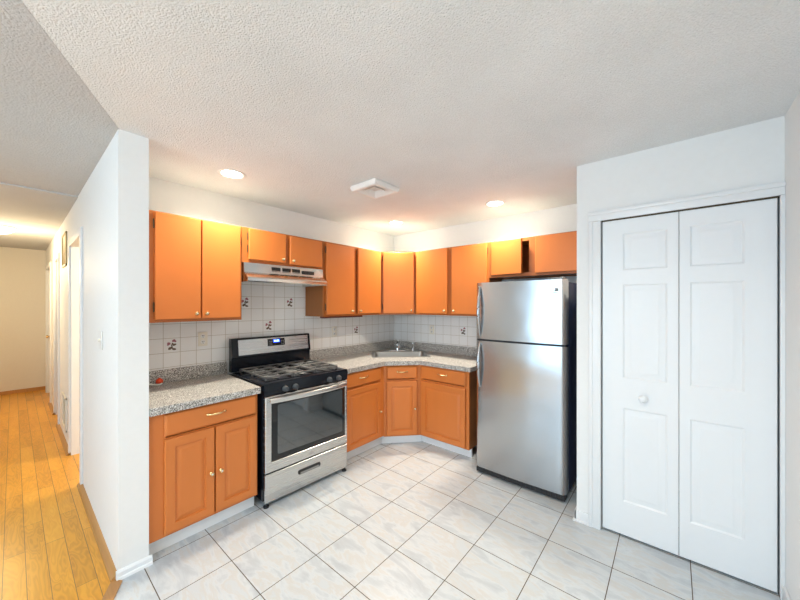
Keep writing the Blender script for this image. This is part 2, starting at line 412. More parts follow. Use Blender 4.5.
# partition between hall and kitchen, with two doorways and a third door
b = MB()
d1 = (-2.25, -1.44); d2 = (-4.08, -3.50); d3 = (-5.75, -4.85)
HD = 2.06
segs = [(-1.44, 0.0), (-3.50, -2.25), (-4.85, -4.08), (XE-.1, -5.75)]
for a, c in segs: b.box(a, -.79, 0, c, -.655, CEIL)
for a, c in (d1, d2, d3): b.box(a, -.79, HD, c, -.655, CEIL)
struct('wall_partition', b, M['wall'], 'white partition wall between hall and kitchen with open doorways', 'wall')
b = MB(); b.box(XE-.12, YH-.1, 0, XE, 1.6, CEIL)
struct('wall_hall_end', b, M['hallwall'], 'plain beige wall closing the far end of the hall', 'wall')
b = MB(); b.box(XE-.1, YH-.1, 0, XW, YH, CEIL); b.box(XW-.1, YB, 0, XW, -3.9, CEIL); b.box(XW-.1, -2.2, 0, XW, YH, CEIL); b.box(XW-.1, -3.9, 0, XW, -2.2, .7); b.box(XW-.1, -3.9, 2.1, XW, -2.2, CEIL)
struct('wall_living_side', b, M['wall'], 'living room side wall out of the frame', 'wall')
b = MB(); b.box(XW-.1, YB-.1, 0, -.05, YB, CEIL); b.box(2.35, YB-.1, 0, XR+.1, YB, CEIL); b.box(-.05, YB-.1, 2.15, 2.35, YB, CEIL)
struct('wall_living_rear', b, M['wall'], 'living room rear wall with glass doors, out of the frame', 'wall')
b = MB(); b.box(XE-.1, 1.5, 0, XL-.12, 1.6, CEIL); b.box(-3.0, -.655, 0, -2.9, 1.5, CEIL)
struct('wall_bedroom', b, M['hallwall'], 'cream walls of the room seen through the doorway', 'wall')
# glass doors of the living room, and the side window added for fill
b = MB()
for x in (-.05, 1.13, 2.30): b.box(x, YB-.08, 0, x+.05, YB-.03, 2.15)
b.box(-.05, YB-.08, 0, 2.35, YB-.03, .06); b.box(-.05, YB-.08, 2.09, 2.35, YB-.03, 2.15)
wn = struct('window_1', b, M['trim'], 'white framed patio doors behind the camera', 'window')
b = MB(); b.box(0, YB-.06, .06, 2.3, YB-.055, 2.09); b.build('pane', M['winglass'], wn)
b = MB()
for y in (-3.9, -3.07, -2.25): b.box(XW-.07, y, .7, XW-.02, y+.05, 2.1)
b.box(XW-.07, -3.9, .7, XW-.02, -2.2, .75); b.box(XW-.07, -3.9, 2.05, XW-.02, -2.2, 2.1)
wn = struct('window_added', b, M['trim'], 'white framed side window added unseen behind the camera', 'window')
b = MB(); b.box(XW-.05, -3.85, .75, XW-.045, -2.25, 2.05); b.build('pane', M['winglass'], wn)

# closet
CY = 1.345; SX = 1.795
b = MB()
b.box(SX, CY, 0, 1.935, CY+.11, CEIL); b.box(1.935, CY, 2.045, XR, CY+.11, CEIL)
b.box(2.722, CY, 0, XR, CY+.11, 2.045)
b.box(SX, CY+.11, 0, SX+.1, YR, CEIL)
struct('wall_closet', b, M['wall'], 'white wall stub framing the closet doors beside the refrigerator', 'wall')
b = MB()
def casing_v(x0, x1, z1): b.box(x0, CY-.016, 0, x1, CY, z1, .004); b.box(x0, CY-.022, 0, x0+(x1-x0)*.35, CY-.012, z1, .004)
casing_v(1.868, 1.938, 2.039)
b.box(1.868, CY-.016, 2.04, XR, CY, 2.104, .004); b.box(1.8675, CY-.024, 2.080, XR, CY-.012, 2.1045, .004)
b.box(2.718, CY-.016, 0, XR, CY, 2.039, .002)
b.box(1.933, CY-.010, 0, 1.9385, CY+.06, 2.0445)
struct('trim_1', b, M['trim'], 'white moulded casing around the closet doors', 'trim')
# bifold door
dr = thing('door_1', 'white two-leaf bifold closet door with raised panels', 'door', (1.945, CY+.012, .012)); dr['kind'] = 'structure'
LP = ((0, 0), (.010, .007), (.020, .007), (.042, .001), (.046, .001))
def leaf(x0, x1, px0, px1, name='door_leaf'):
    b = MB()
    hs = [(px0, z0, px1, z1, LP) for z0, z1 in ((.215, .815), (1.005, 1.605), (1.695, 1.93))]
    b.slab(x0, 0, x1, 2.022, .032, 0, ((0, .003), (.003, 0)), hs)
    return b.build(name, M['door'], dr)
l1 = leaf(0, .384, .112, .333)
l2 = leaf(.3865, .768, .433, .652)
b = MB(); b.lathe([(.0, .040), (.013, .038), (.021, .031), (.023, .023), (.018, .013), (.010, .009), (.010, 0), (.015, -.001)], (.217, 0, .893), '-y'); b.build('knob', M['trim'], l1)
b = MB(); b.box(1.94, CY+.02, 2.035, 2.718, CY+.05, 2.045)
struct('trim_2', b, M['hinge'], 'dark bifold track above the closet doors', 'trim')
# baseboards
def base(name, poly, h, lab):
    b = MB(); b.prism(poly, 'z', 0, h); return struct(name, b, M['trim'], lab, 'baseboard')
b = MB(); b.prism([(0, 0), (.012, 0), (.012, .036), (.006, .046), (0, .048)], 'y', -.80, -.64)
b.prism([(.012, 0), (.022, 0), (.018, .012), (.012, .016)], 'y', -.80, -.64)
struct('baseboard_partition', b, M['trim'], 'white baseboard on the end of the partition wall', 'baseboard')
b = MB(); b.box(SX-.012, CY-.012, 0, 1.868, CY, .075, .003); b.box(SX-.022, CY-.022, 0, 1.868, CY, .014, .003); b.box(SX-.012, CY-.012, 0, SX, CY+.5, .075, .003)
struct('baseboard_closet', b, M['trim'], 'short white baseboard left of the closet casing', 'baseboard')
b = MB(); b.box(XR-.012, -4.2, 0, XR, CY-.02, .08, .003)
struct('baseboard_right', b, M['trim'], 'white baseboard along the right wall', 'baseboard')
b = MB()
for a, c in ((-1.44, .0), (-3.50, -2.25), (-4.85, -4.08)): b.prism([(-.79, 0), (-.822, 0), (-.818, .012), (-.806, .022), (-.79, .026)], 'x', a, c)
struct('baseboard_hall', b, M['strip'], 'thin wooden shoe moulding along the hall wall', 'baseboard')
b = MB(); b.box(XE, YH, 0, XE+.015, -.79, .06)
struct('baseboard_hall_end', b, M['strip'], 'low wooden baseboard at the far end of the hall', 'baseboard')
# reducer strip between oak and tile
b = MB()
n = Vector((-DIAG.y, DIAG.x))
p = Vector((.02, -.79)); q = Vector((XR, on_diag(XR)))
P = [p-n*.035-DIAG*.02, q-n*.035, q+n*.018, p+n*.018+DIAG*.01]
b.prism([(v.x, v.y) for v in P], 'z', 0, .006)
struct('trim_3', b, M['strip'], 'wooden reducer strip where the oak floor meets the tile', 'trim')
# hall door casings
b = MB()
def hall_casing(x0, x1, wdt=.06):
    for a, c in ((x0-wdt, x0), (x1, x1+wdt)): b.box(a, -.806, 0, c, -.79, HD-.0005, .003)
    b.box(x0-wdt, -.806, HD, x1+wdt, -.79, HD+wdt, .003)
    for a, c in ((x0, x0+.015), (x1-.015, x1)): b.box(a, -.7895, 0, c, -.65, HD-.001)
hall_casing(*d1); struct('trim_4', b, M['trim'], 'white casing around the nearest hall doorway', 'trim')
b = MB(); hall_casing(*d2); struct('trim_5', b, M['trim'], 'white casing around the middle hall doorway', 'trim')
b = MB(); hall_casing(*d3); struct('trim_6', b, M['trim'], 'white casing around the farthest hall door', 'trim')
b = MB(); b.slab(d3[0]+.015, .01, d3[1]-.015, HD-.005, -.72, -.76); dd = struct('door_2', b, M['door'], 'white door at the far end of the hall', 'door')
b = MB(); b.lathe([(0, .05), (.02, .045), (.025, .03), (.01, .02), (.01, 0)], (d3[0]+.09, -.76, .95), '-y'); b.build('knob', M['brass'], dd)

# ------------------------------------------------------------------ backsplash tiles with flower decor tiles
FL = [(-1.0, .5), ]
def flower(b, fix, cu, cz, mi0):
    """blossom spray made of small raised glaze pads. fix(u,z,d)->world"""
    def pad(u, z, ru, rz, ang, mi):
        b.mi = mi; bf = set(b.bm.faces)
        vs = []
        for k in range(10):
            t = 2*math.pi*k/10; a, c = ru*math.cos(t), rz*math.sin(t)
            vs.append(b.bm.verts.new(fix(cu+u+a*math.cos(ang)-c*math.sin(ang), cz+z+a*math.sin(ang)+c*math.cos(ang), .0015)))
        f = b.bm.faces.new(vs); f.material_index = mi
    pad(.012, .036, .013, .009, .6, mi0); pad(.022, .030, .008, .007, 0, mi0)
    pad(-.020, .016, .012, .009, -.5, mi0); pad(-.026, .006, .007, .006, 0, mi0)
    pad(.016, .004, .014, .008, .4, mi0+1); pad(.004, .012, .009, .006, 1.2, mi0+1)
    pad(-.012, -.022, .015, .010, .5, mi0+1); pad(.014, -.030, .015, .008, -.2, mi0+1); pad(0, -.008, .004, .018, .3, mi0+1)
PT = .1125
b = MB(); b.box(XL, -.655, .99, XL+.008, YR, 1.37); b.box(XL, .02, 1.37, XL+.008, .84, 1.83)
for kx, kz in ((-4, -1), (1, 2), (5, 2), (3, 0), (13, -1)):
    flower(b, lambda u, z, d: (XL+.008+d, u, z), .029+PT*(kx+.5), 1.226+.111*(kz+.5), 1)
struct('trim_7', b, [M['tiley'], M['petal'], M['leaf']], 'white square wall tiles with flower motifs behind the stove', 'backsplash', fix=False, smooth=0)
b = MB(); b.box(XL+.008, YR-.008, .99, 1.0, YR, 1.37)
flower(b, lambda u, z, d: (u, YR-.008-d, z), .015+PT*3.5, 1.226-.111*.5, 1)
struct('trim_8', b, [M['tilex'], M['petal'], M['leaf']], 'white square wall tiles left of the refrigerator', 'backsplash', fix=False, smooth=0)

# ================================================================== CABINETS
def knob_part(parent, x, y, z):
    b = MB(); b.mi = 0
    b.lathe([(.009, 0), (.009, .002), (.005, .005), (.005, .012), (.012, .016), (.014, .021), (.011, .026), (.007, .0275)], (x, y, z), '-y', 16)
    b.mi = 1; b.lathe([(.005, .0272), (.004, .029), (0, .030)], (x, y, z), '-y', 12)
    return b.build('knob', [M['brass'], M['porcelain']], parent)
def pull_part(parent, x, y, z, w=.10):
    b = MB(); pts = []
    for i in range(13):
        t = i/12; u = (t-.5)*w
        pts.append((x+u, y-.006-.022*math.sin(math.pi*t)**.6, z))
    b.tube(pts, [.0045+.0025*math.sin(math.pi*i/12) for i in range(13)], 10)
    for s_ in (-1, 1): b.sphere((x+s_*w/2, y-.006, z), .011, 2, (1.1, .7, .9))
    b.mi = 1; b.sphere((x, y-.028, z), .008, 2, (2.2, .8, .9))
    return b.build('handle', [M['brass'], M['pull']], parent)
def hinge_part(parent, x, y, z, s_=1):
    b = MB(); b.cyl((x, y-.008, z-.025), (x, y-.008, z+.025), .0045, 10); b.box(x, y-.003, z-.025, x-s_*.018, y, z+.025, .001)
    for dz in (-.029, .029): b.sphere((x, y-.008, z+dz), .005, 1)
    return b.build('hinge', M['hinge'], parent)
def carcass(t, w, d, z0, z1, openings, th=.016, rail_bottom=None):
    b = MB()
    b.box(0, .02, z0, th, d, z1); b.box(w-th, .02, z0, w, d, z1)
    b.box(th, .02, z0+.012, w-th, d-.006, z0+.012+th); b.box(th, .02, z1-th, w-th, d-.006, z1); b.box(th, d-.008, z0, w-th, d, z1)
    if z0 > 1: b.mi = 1; b.box(-.0005, .001, z1, w+.0005, d, z1+.002)  # thin top sheet added to brighten the ceiling and wall above
    body = b.build('body', [M['orange_b'], M['bounce_board']], t, smooth=0)
    b = MB()
    b.slab(0, z0, w, z1, .02, 0, ((0, 0),), ()) if not openings else frame(b, w, z0, z1, openings)
    b.build('face_frame', M['orange_shade'] if z0 > 1 else M['orange'], t, smooth=0)
    return body
def frame(b, w, z0, z1, ops):
    """face frame with real openings"""
    xs = sorted({0, w, *[o[0] for o in ops], *[o[2] for o in ops]}); zs = sorted({z0, z1, *[o[1] for o in ops], *[o[3] for o in ops]})
    for a, a2 in zip(xs, xs[1:]):
        run = None
        for c, c2 in zip(zs, zs[1:]):
            mx, mz = (a+a2)/2, (c+c2)/2
            if any(o[0] < mx < o[2] and o[1] < mz < o[3] for o in ops): continue
            b.box(a, 0, c, a2, .02, c2)
RP = ((0, 0), (.003, .009), (.009, .009), (.014, .007), (.034, .0015), (.036, .0015))        # raised centre panel
def base_door(t, x0, z0, x1, z1, knob):
    b = MB(); i = .052
    e = ((0, .007), (.002, .003), (.006, .0005), (.010, 0))
    b.slab(x0, z0, x1, z1, -.001, -.021, e, [(x0+i, z0+i, x1-i, z1-i, RP)])
    o = b.build('door', M['orange'], t, smooth=20)
    if knob: knob_part(o, knob[0], -.021, knob[1])
    return o
def drawer_front(t, x0, z0, x1, z1, px=None):
    b = MB(); b.slab(x0, z0, x1, z1, -.001, -.021, ((0, .009), (.003, .006), (.010, .002), (.013, 0)))
    o = b.build('drawer', M['orange'], t, smooth=20)
    pull_part(o, (x0+x1)/2 if px is None else px, -.021, (z0+z1)/2+.01); return o
def toe(t, poly, h):
    b = MB(); b.prism(poly, 'z', 0, h); return b.build('toe_kick', M['trim'], t, smooth=0)

# --- base cabinet left of the stove (faces +x; local x -> world y)
FX = -.02
t = thing('base_cabinet', 'orange base cabinet left of the stove with one drawer over two doors', 'cabinet', (FX, -.65, 0), R(90), 'orange base cabinets')
carcass(t, .64, .655, .10, .845, [(.08, .69, .62, .82), (.08, .125, .62, .67)])
toe(t, [(0, .05), (.64, .05), (.64, .065), (0, .065)], .10)
drawer_front(t, .071, .70, .629, .833, .353)
base_door(t, .071, .118, .346, .683, (.323, .39)); base_door(t, .353, .118, .629, .683, (.381, .39))
# --- base cabinet right of the stove
FX2 = -.035
t = thing('base_cabinet', 'orange base cabinet right of the stove with one drawer over one door', 'cabinet', (FX2, .804, 0), R(90), 'orange base cabinets')
L1 = 1.36-.804
carcass(t, L1, .64, .10, .845, [(.035, .69, .46, .82), (.035, .125, .46, .67)])
toe(t, [(0, .05), (L1+.035, .05), (L1+.035, .065), (0, .065)], .10)
drawer_front(t, .019, .70, .498, .833, .245); base_door(t, .019, .112, .494, .683, (.476, .385))
# --- diagonal corner base cabinet
A0 = Vector((FX2, 1.36)); A1 = Vector((.235, 1.65)); dv = A1-A0; DA = math.atan2(dv.y, dv.x); DW = dv.length
t = thing('corner_base_cabinet', 'narrow orange diagonal corner cabinet under the sink', 'cabinet', (A0.x, A0.y, 0), DA, 'orange base cabinets')
b = MB()
def w2l(x, y):
    v = Vector((x, y))-A0; return (v.x*math.cos(DA)+v.y*math.sin(DA), -v.x*math.sin(DA)+v.y*math.cos(DA))
pl = [w2l(*p_) for p_ in ((FX2, 1.362), (XL+.01, 1.362), (XL+.01, YR-.01), (.233, YR-.01), (.233, 1.65))]
pl = [(0.001, .02)]+pl[1:-1]+[(DW-.001, .02)]
bb = MB()
for i in range(len(pl)-1):
    a_, c_ = Vector(pl[i]), Vector(pl[i+1]); d_ = (c_-a_).normalized(); n_ = Vector((-d_.y, d_.x))*-.012
    bb.prism([tuple(a_), tuple(c_), tuple(c_+n_), tuple(a_+n_)], 'z', .09, .66)
bb.prism(pl, 'z', .09, .105); bb.build('body', M['orange_in'], t, smooth=0)
b = MB(); frame(b, DW, .09, .845, [(.04, .69, DW-.066, .82), (.04, .12, DW-.066, .665)]); b.build('face_frame', M['orange'], t, smooth=0)
toe(t, [(-.015, .045), (DW+.015, .045), (DW+.015, .06), (-.015, .06)], .09)
drawer_front(t, .030, .70, DW-.038, .833); base_door(t, .030, .10, DW-.038, .675, (DW-.066, .385))
# --- base cabinet left of refrigerator (faces -y)
FY = 1.65
t = thing('base_cabinet', 'orange base cabinet beside the refrigerator with one drawer over one wide door', 'cabinet', (.235, FY, 0), 0, 'orange base cabinets')
RW = .575
carcass(t, RW, .61, .09, .845, [(.03, .69, RW-.05, .82), (.03, .12, RW-.05, .665)])
toe(t, [(-.045, .05), (RW, .05), (RW, .065), (-.045, .065)], .09)
drawer_front(t, .022, .70, .545, .833, .285)
b = MB(); i = .052
o = base_door(t, .018, .10, .542, .675, None)

# --- counters
def counter_mesh(poly, hole=None, z0=.846, z1=.89):
    bm = bmesh.new(); es = []
    for loop in ([poly]+([hole] if hole else [])):
        vs = [bm.verts.new((p_[0], p_[1], z1)) for p_ in loop]
        for i in range(len(vs)): es.append(bm.edges.new((vs[i], vs[(i+1) % len(vs)])))
    bmesh.ops.triangle_fill(bm, edges=es, use_beauty=True, normal=(0, 0, 1))
    r = bmesh.ops.extrude_face_region(bm, geom=list(bm.faces))
    bmesh.ops.translate(bm, vec=(0, 0, z0-z1), verts=[v for v in r['geom'] if isinstance(v, bmesh.types.BMVert)])
    bmesh.ops.recalc_face_normals(bm, faces=bm.faces)
    mb = MB(); mb.bm.free(); mb.bm = bm; return mb
ct = counter_mesh([(XL+.002, -.653), (.02, -.653), (.02, -.004), (XL+.002, .030)]).build('countertop', M['speck'], smooth=0)
tag(ct, 'short speckled grey-beige countertop left of the stove', 'countertop', 'speckled countertops')
b = MB(); b.box(XL+.002, -.653, .89, XL+.022, .036, .992, .003); b.box(XL+.022, -.653, .89, .015, -.641, .891); b.build('backsplash_lip', M['speck'], ct)
SC = Vector((-.190, 1.815)); SA = R(45)
def s2w(u, v):       # sink frame: u along its width, v towards the corner
    return (SC.x+u*math.cos(SA)-v*math.sin(SA), SC.y+u*math.sin(SA)+v*math.cos(SA))
hw, hd = .31, .20
hole = [s2w(*p_) for p_ in ((-hw, -hd), (hw, -hd), (hw, hd), (-hw, hd))]
cw = counter_mesh([(XL+.002, .802), (0, .802), (0, 1.345), (.248, 1.62), (.838, 1.62), (.838, YR-.002), (XL+.002, YR-.002)], hole).build('countertop', M['speck'], smooth=0)
tag(cw, 'L-shaped speckled countertop with the corner sink', 'countertop', 'speckled countertops')
b = MB(); b.prism([(XL+.008, .802), (XL+.028, .802), (XL+.028, YR-.028), (.838, YR-.028), (.838, YR-.008), (XL+.008, YR-.008)], 'z', .89, .992); b.build('backsplash_lip', M['speck'], cw)

# --- sink
t = thing('sink', 'stainless steel drop-in corner sink set in the L-shaped countertop', 'sink', (SC.x, SC.y, .89), SA)
b = MB()
ow, od0, od1 = .335, -.215, .285
def rring(bm, x0, y0, x1, y1, r, z, seg=6):
    vs = []
    for cx, cy, a in ((x1-r, y1-r, 0), (x0+r, y1-r, 90), (x0+r, y0+r, 180), (x1-r, y0+r, 270)):
        for k in range(seg+1):
            t_ = R(a+90*k/seg); vs.append(bm.verts.new((cx+r*math.cos(t_), cy+r*math.sin(t_), z)))
    return vs
def joinr(bm, p_, q_):
    n_ = len(p_)
    for i in range(n_): bm.faces.new((p_[i], p_[(i+1) % n_], q_[(i+1) % n_], q_[i]))
rings = [rring(b.bm, -ow, od0, ow, od1, .03, .001), rring(b.bm, -ow, od0, ow, od1, .03, .005), rring(b.bm, -ow+.006, od0+.006, ow-.006, od1-.006, .028, .008),
         rring(b.bm, -.303, -.192, .303, .192, .05, .006), rring(b.bm, -.298, -.187, .298, .187, .05, -.004), rring(b.bm, -.292, -.181, .292, .181, .06, -.16), rring(b.bm, -.25, -.14, .25, .14, .05, -.178)]
for p_, q_ in zip(rings, rings[1:]): joinr(b.bm, p_, q_)
b.bm.faces.new(rings[-1])
b.build('basin', M['steel_s'], t, smooth=50)
b = MB(); b.lathe([(.0, -.173), (.02, -.174), (.038, -.172), (.042, -.176)], (0, 0, 0), 'z', 20); b.build('drain', M['chrome'], t)
# --- faucet
t = thing('faucet', 'chrome single-lever faucet behind the corner sink', 'faucet', (*s2w(-.01, .238), .898), SA)
b = MB(); b.box(-.11, -.024, 0, .11, .024, .012, .006); b.build('base_plate', M['chrome'], t)
b = MB(); b.lathe([(.026, .012), (.024, .03), (.021, .06), (.023, .075), (.020, .086), (0, .09)], (0, 0, 0), 'z'); b.build('body', M['chrome'], t)
b = MB(); b.tube([(0, -.015, .045), (0, -.06, .075), (0, -.12, .085), (0, -.165, .078), (0, -.175, .060)], [.013, .012, .011, .011, .011], 12); b.build('spout', M['chrome'], t)
b = MB(); b.tube([(0, .0, .085), (0, .012, .11), (0, -.02, .132), (0, -.06, .142)], [.012, .009, .007, .008], 10); b.build('lever', M['chrome'], t)
t = thing('side_sprayer', 'small chrome side sprayer standing right of the faucet', 'sprayer', (*s2w(.185, .243), .898), SA)
b = MB(); b.lathe([(.022, 0), (.020, .008), (.013, .012), (.012, .03)], (0, 0, 0), 'z'); b.build('holder', M['chrome'], t)
b = MB(); b.lathe([(.010, .03), (.011, .06), (.014, .085), (.013, .10), (0, .104)], (0, 0, 0), 'z'); b.build('spray_head', M['chrome'], t)

# ------------------------------------------------------------------ wall cabinets
UX = -.36; UZ0, UZ1 = 1.365, 2.117
def flat_door(t, x0, z0, x1, z1, knob=None, hinges=(), hs=1, parent_rot=None):
    b = MB(); b.slab(x0, z0, x1, z1, -.004, -.026, ((0, .003), (.003, 0)))
    o = b.build('door', M['orange'], t, smooth=20)
    if knob: knob_part(o, knob[0], -.026, knob[1])
    for (hx, hz, s_) in hinges: hinge_part(o, hx, -.004, hz, s_)
    return o
# left of the hood
t = thing('wall_cabinet', 'tall orange two-door wall cabinet left of the range hood', 'cabinet', (UX, -.60, 0), R(90), 'orange wall cabinets')
carcass(t, .628, .315, UZ0, UZ1, [(.08, 1.405, .32, 2.085), (.35, 1.405, .60, 2.085)])
flat_door(t, .052, 1.386, .325, 2.107, (.295, 1.423), [(.046, 2.03, -1), (.046, 1.47, -1)])
flat_door(t, .334, 1.386, .610, 2.107, (.362, 1.423), [(.616, 2.0, 1)])
# over the hood
t = thing('wall_cabinet', 'short orange two-door wall cabinet above the range hood', 'cabinet', (UX, .030, 0), R(90), 'orange wall cabinets')
carcass(t, .798, .315, 1.832, UZ1, [(.07, 1.87, .36, 2.085), (.44, 1.87, .76, 2.085)])
flat_door(t, .048, 1.858, .378, 2.108, (.345, 1.886), [(.042, 2.045, -1), (.042, 1.945, -1)])
flat_door(t, .420, 1.850, .768, 2.102, (.445, 1.882), [(.774, 2.0, 1)])
# right of the hood
t = thing('wall_cabinet', 'tall orange two-door wall cabinet right of the range hood', 'cabinet', (UX, .830, 0), R(90), 'orange wall cabinets')
carcass(t, .828, .315, UZ0, UZ1, [(.06, 1.405, .38, 2.085), (.44, 1.405, .77, 2.085)])
flat_door(t, .022, 1.384, .392, 2.098, (.352, 1.418), [(.016, 2.035, -1), (.016, 1.46, -1)])
flat_door(t, .448, 1.386, .806, 2.108, (.470, 1.418))
b = MB(); b.box(.03, .02, 1.347, .55, .10, 1.364, .002); b.build('under_rail', M['rust'], t)
# diagonal corner
B0 = Vector((UX, 1.662)); B1 = Vector((-.062, 1.94)); dv = B1-B0; BA = math.atan2(dv.y, dv.x); BW = dv.length
t = thing('corner_wall_cabinet', 'single-door orange diagonal wall cabinet in the kitchen corner', 'cabinet', (B0.x, B0.y, 0), BA, 'orange wall cabinets')
def w2b(x, y):
    v = Vector((x, y))-B0; return (v.x*math.cos(BA)+v.y*math.sin(BA), -v.x*math.sin(BA)+v.y*math.cos(BA))
pl = [w2b(*p_) for p_ in ((XL+.01, 1.662), (XL+.01, YR-.01), (-.064, YR-.01))]
pl = [(.001, .02)]+pl+[(BW-.001, .02)]
b = MB(); b.prism(pl, 'z', UZ0, UZ1); b.mi = 1; b.prism(pl, 'z', UZ1, UZ1+.002); b.build('body', [M['orange_b'], M['bounce_board']], t, smooth=0)
b = MB(); frame(b, BW, UZ0, UZ1, [(.05, 1.405, BW-.05, 2.085)]); b.build('face_frame', M['orange_shade'], t, smooth=0)
flat_door(t, .026, 1.384, BW-.018, 2.105, (BW-.048, 1.418), [(.020, 2.03, -1), (.020, 1.46, -1)])
# right run
UY = 1.94
t = thing('wall_cabinet', 'tall orange two-door wall cabinet between the corner and the refrigerator', 'cabinet', (-.060, UY, 0), 0, 'orange wall cabinets')
carcass(t, .940, .315, UZ0, UZ1, [(.07, 1.405, .43, 2.085), (.52, 1.405, .88, 2.085)])
flat_door(t, .036, 1.384, .452, 2.108, (.428, 1.418))
flat_door(t, .516, 1.384, .924, 2.102, (.548, 1.418), [(.930, 2.03, 1)])
# over the refrigerator
t = thing('wall_cabinet', 'short orange wall cabinet above the refrigerator with its left door ajar', 'cabinet', (.882, UY, 0), 0, 'orange wall cabinets')
carcass(t, .910, .315, 1.755, UZ1, [(.06, 1.79, .394, 2.085), (.50, 1.79, .86, 2.085)])
dd = flat_door(t, 0, 1.778, .312, 2.105)
dd.location = (.034, -.001, 0); dd.rotation_euler = (0, 0, R(-6))
b = MB(); b.slab(.455, 1.776, .895, 2.108, -.004, -.026, ((0, .003), (.003, 0))); b.build('door', M['orange'], t, smooth=20)

# ------------------------------------------------------------------ range hood
t = thing('range_hood', 'stainless steel under-cabinet range hood above the stove', 'range hood', (XL+.01, .036, 1.672), R(90))
HW = .768                        # local x along the wall, y = -(depth from wall)
def hp(x, z): return (-(x-(XL+.01)), z-1.672)
b = MB()
b.prism([hp(-.67, 1.829), hp(-.338, 1.829), hp(-.332, 1.752), hp(-.270, 1.705), hp(-.266, 1.700), hp(-.266, 1.678), hp(-.272, 1.673), hp(-.285, 1.678), hp(-.30, 1.700), hp(-.67, 1.700)], 'x', 0, HW)
b.box(0, -.39, 0, .012, 0, .03); b.box(HW-.012, -.39, 0, HW, 0, .03)
b.build('canopy', M['steel_h'], t, smooth=25)
yy = hp(-.3355, 0)[0]
for k, x0 in enumerate((.235, .335, .43)):
    b = MB()
    for i in range(5): b.box(x0, yy-.004, .098+i*.008, x0+.082, yy+.01, .1015+i*.008, .001)
    b.box(x0, yy-.0015, .095, x0+.082, yy+.01, .136); b.build('vent_grille', M['slot'], t)
b = MB(); b.box(.530, yy-.005, .095, .665, yy+.01, .128, .003); pnl = b.build('control_panel', M['slot'], t)
for i in range(2):
    b = MB(); b.box(.553+i*.045, yy-.008, .104, .583+i*.045, yy-.004, .12, .002); b.build('switch', M['blackm'], pnl)
b = MB(); b.box(.10, -.30, .020, .40, -.06, .027); b.build('grease_filter', M['greyp'], t)
b = MB(); b.box(.50, -.34, .012, .66, -.22, .027, .006); b.build('lamp_cover', M['white_p'], t)

# ------------------------------------------------------------------ gas range
t = thing('stove', 'stainless and black freestanding gas range with four knobs', 'stove', (.022, .014, 0), R(87.5))
W = .757; D = .655
b = MB(); b.box(0, .012, .045, W, D, .885); b.build('body', M['black'], t)
for x in (.022, W-.022):
    for y in (.004, D-.06):
        b = MB(); b.cyl((x, y, 0), (x, y, .012), .02, 16); b.cyl((x, y, .012), (x, y, .05), .01, 12); b.build('leg', M['blackm'], t)
# cooktop
b = MB(); b.box(-.004, -.012, .885, W+.004, D-.08, .908, .006); b.box(.03, .03, .906, W-.03, D-.12, .910, .002); b.build('cooktop', M['black'], t)
def burner(cx, cy, r):
    b = MB(); b.mi = 1; b.lathe([(r+.022, .910), (r+.018, .914), (r, .916), (r, .924), (0, .924)], (cx, cy, 0), 'z')
    b.mi = 0; b.lathe([(r*.8, .924), (r*.8, .931), (r*.7, .934), (0, .934)], (cx, cy, 0), 'z')
    b.build('burner', [M['blackm'], M['greyp']], t)
for cx, cy, r in ((.16, .19, .046), (.16, .43, .038), (.60, .19, .05), (.60, .43, .034), (.38, .30, .042)): burner(cx, cy, r)
def grate(x0, x1, cxs):
    b = MB(); y0, y1, z = .075, .555, .938; r = .006
    def bar(x, y, x2, y2): b.box(min(x, x2)-r, min(y, y2)-r, z-.013, max(x, x2)+r, max(y, y2)+r, z, .002, 1)
    bar(x0, y0, x1, y0); bar(x0, y1, x1, y1); bar(x0, y0, x0, y1); bar(x1, y0, x1, y1); bar(x0, (y0+y1)/2, x1, (y0+y1)/2)
    for (cx, cy) in cxs:
        for dx, dy in ((1, 0), (-1, 0), (0, 1), (0, -1)):
            ax, ay = cx+dx*.022, cy+dy*.022
            ex = x1 if dx > 0 else x0 if dx < 0 else cx
            if dy: ey = (y0 if cy < .25 else (y0+y1)/2) if dy < 0 else ((y0+y1)/2 if cy < .25 else y1)
            else: ey = cy
            if cy > .25 and cy < .35 and dy: ey = y0 if dy < 0 else y1
            bar(ax, ay, ex if dx else ax, ey if dy else ay)
    for x in (x0, x1):
        for y in (y0, y1, (y0+y1)/2): b.box(x-r, y-r, .908, x+r, y+r, z-.005)
    b.build('grate', M['iron'], t)
grate(.055, .268, ((.16, .19), (.16, .43))); grate(.285, .475, ((.38, .30),)); grate(.492, .705, ((.60, .19), (.60, .43)))
# control panel
b = MB(); b.prism([(.012, .818), (-.012, .818), (-.020, .885), (-.016, .898), (.03, .898)], 'x', 0, W); cp = b.build('control_panel', M['black'], t)
for x in (.160, .245, .560, .655):
    b = MB(); b.lathe([(.023, .0), (.023, .006), (.019, .010), (.018, .028), (.016, .031), (0, .031)], (x, -.014, .850), '-y', 24)
    b.box(x-.005, -.054, .834, x+.005, -.044, .866, .002); b.build('knob', M['knob'], cp)
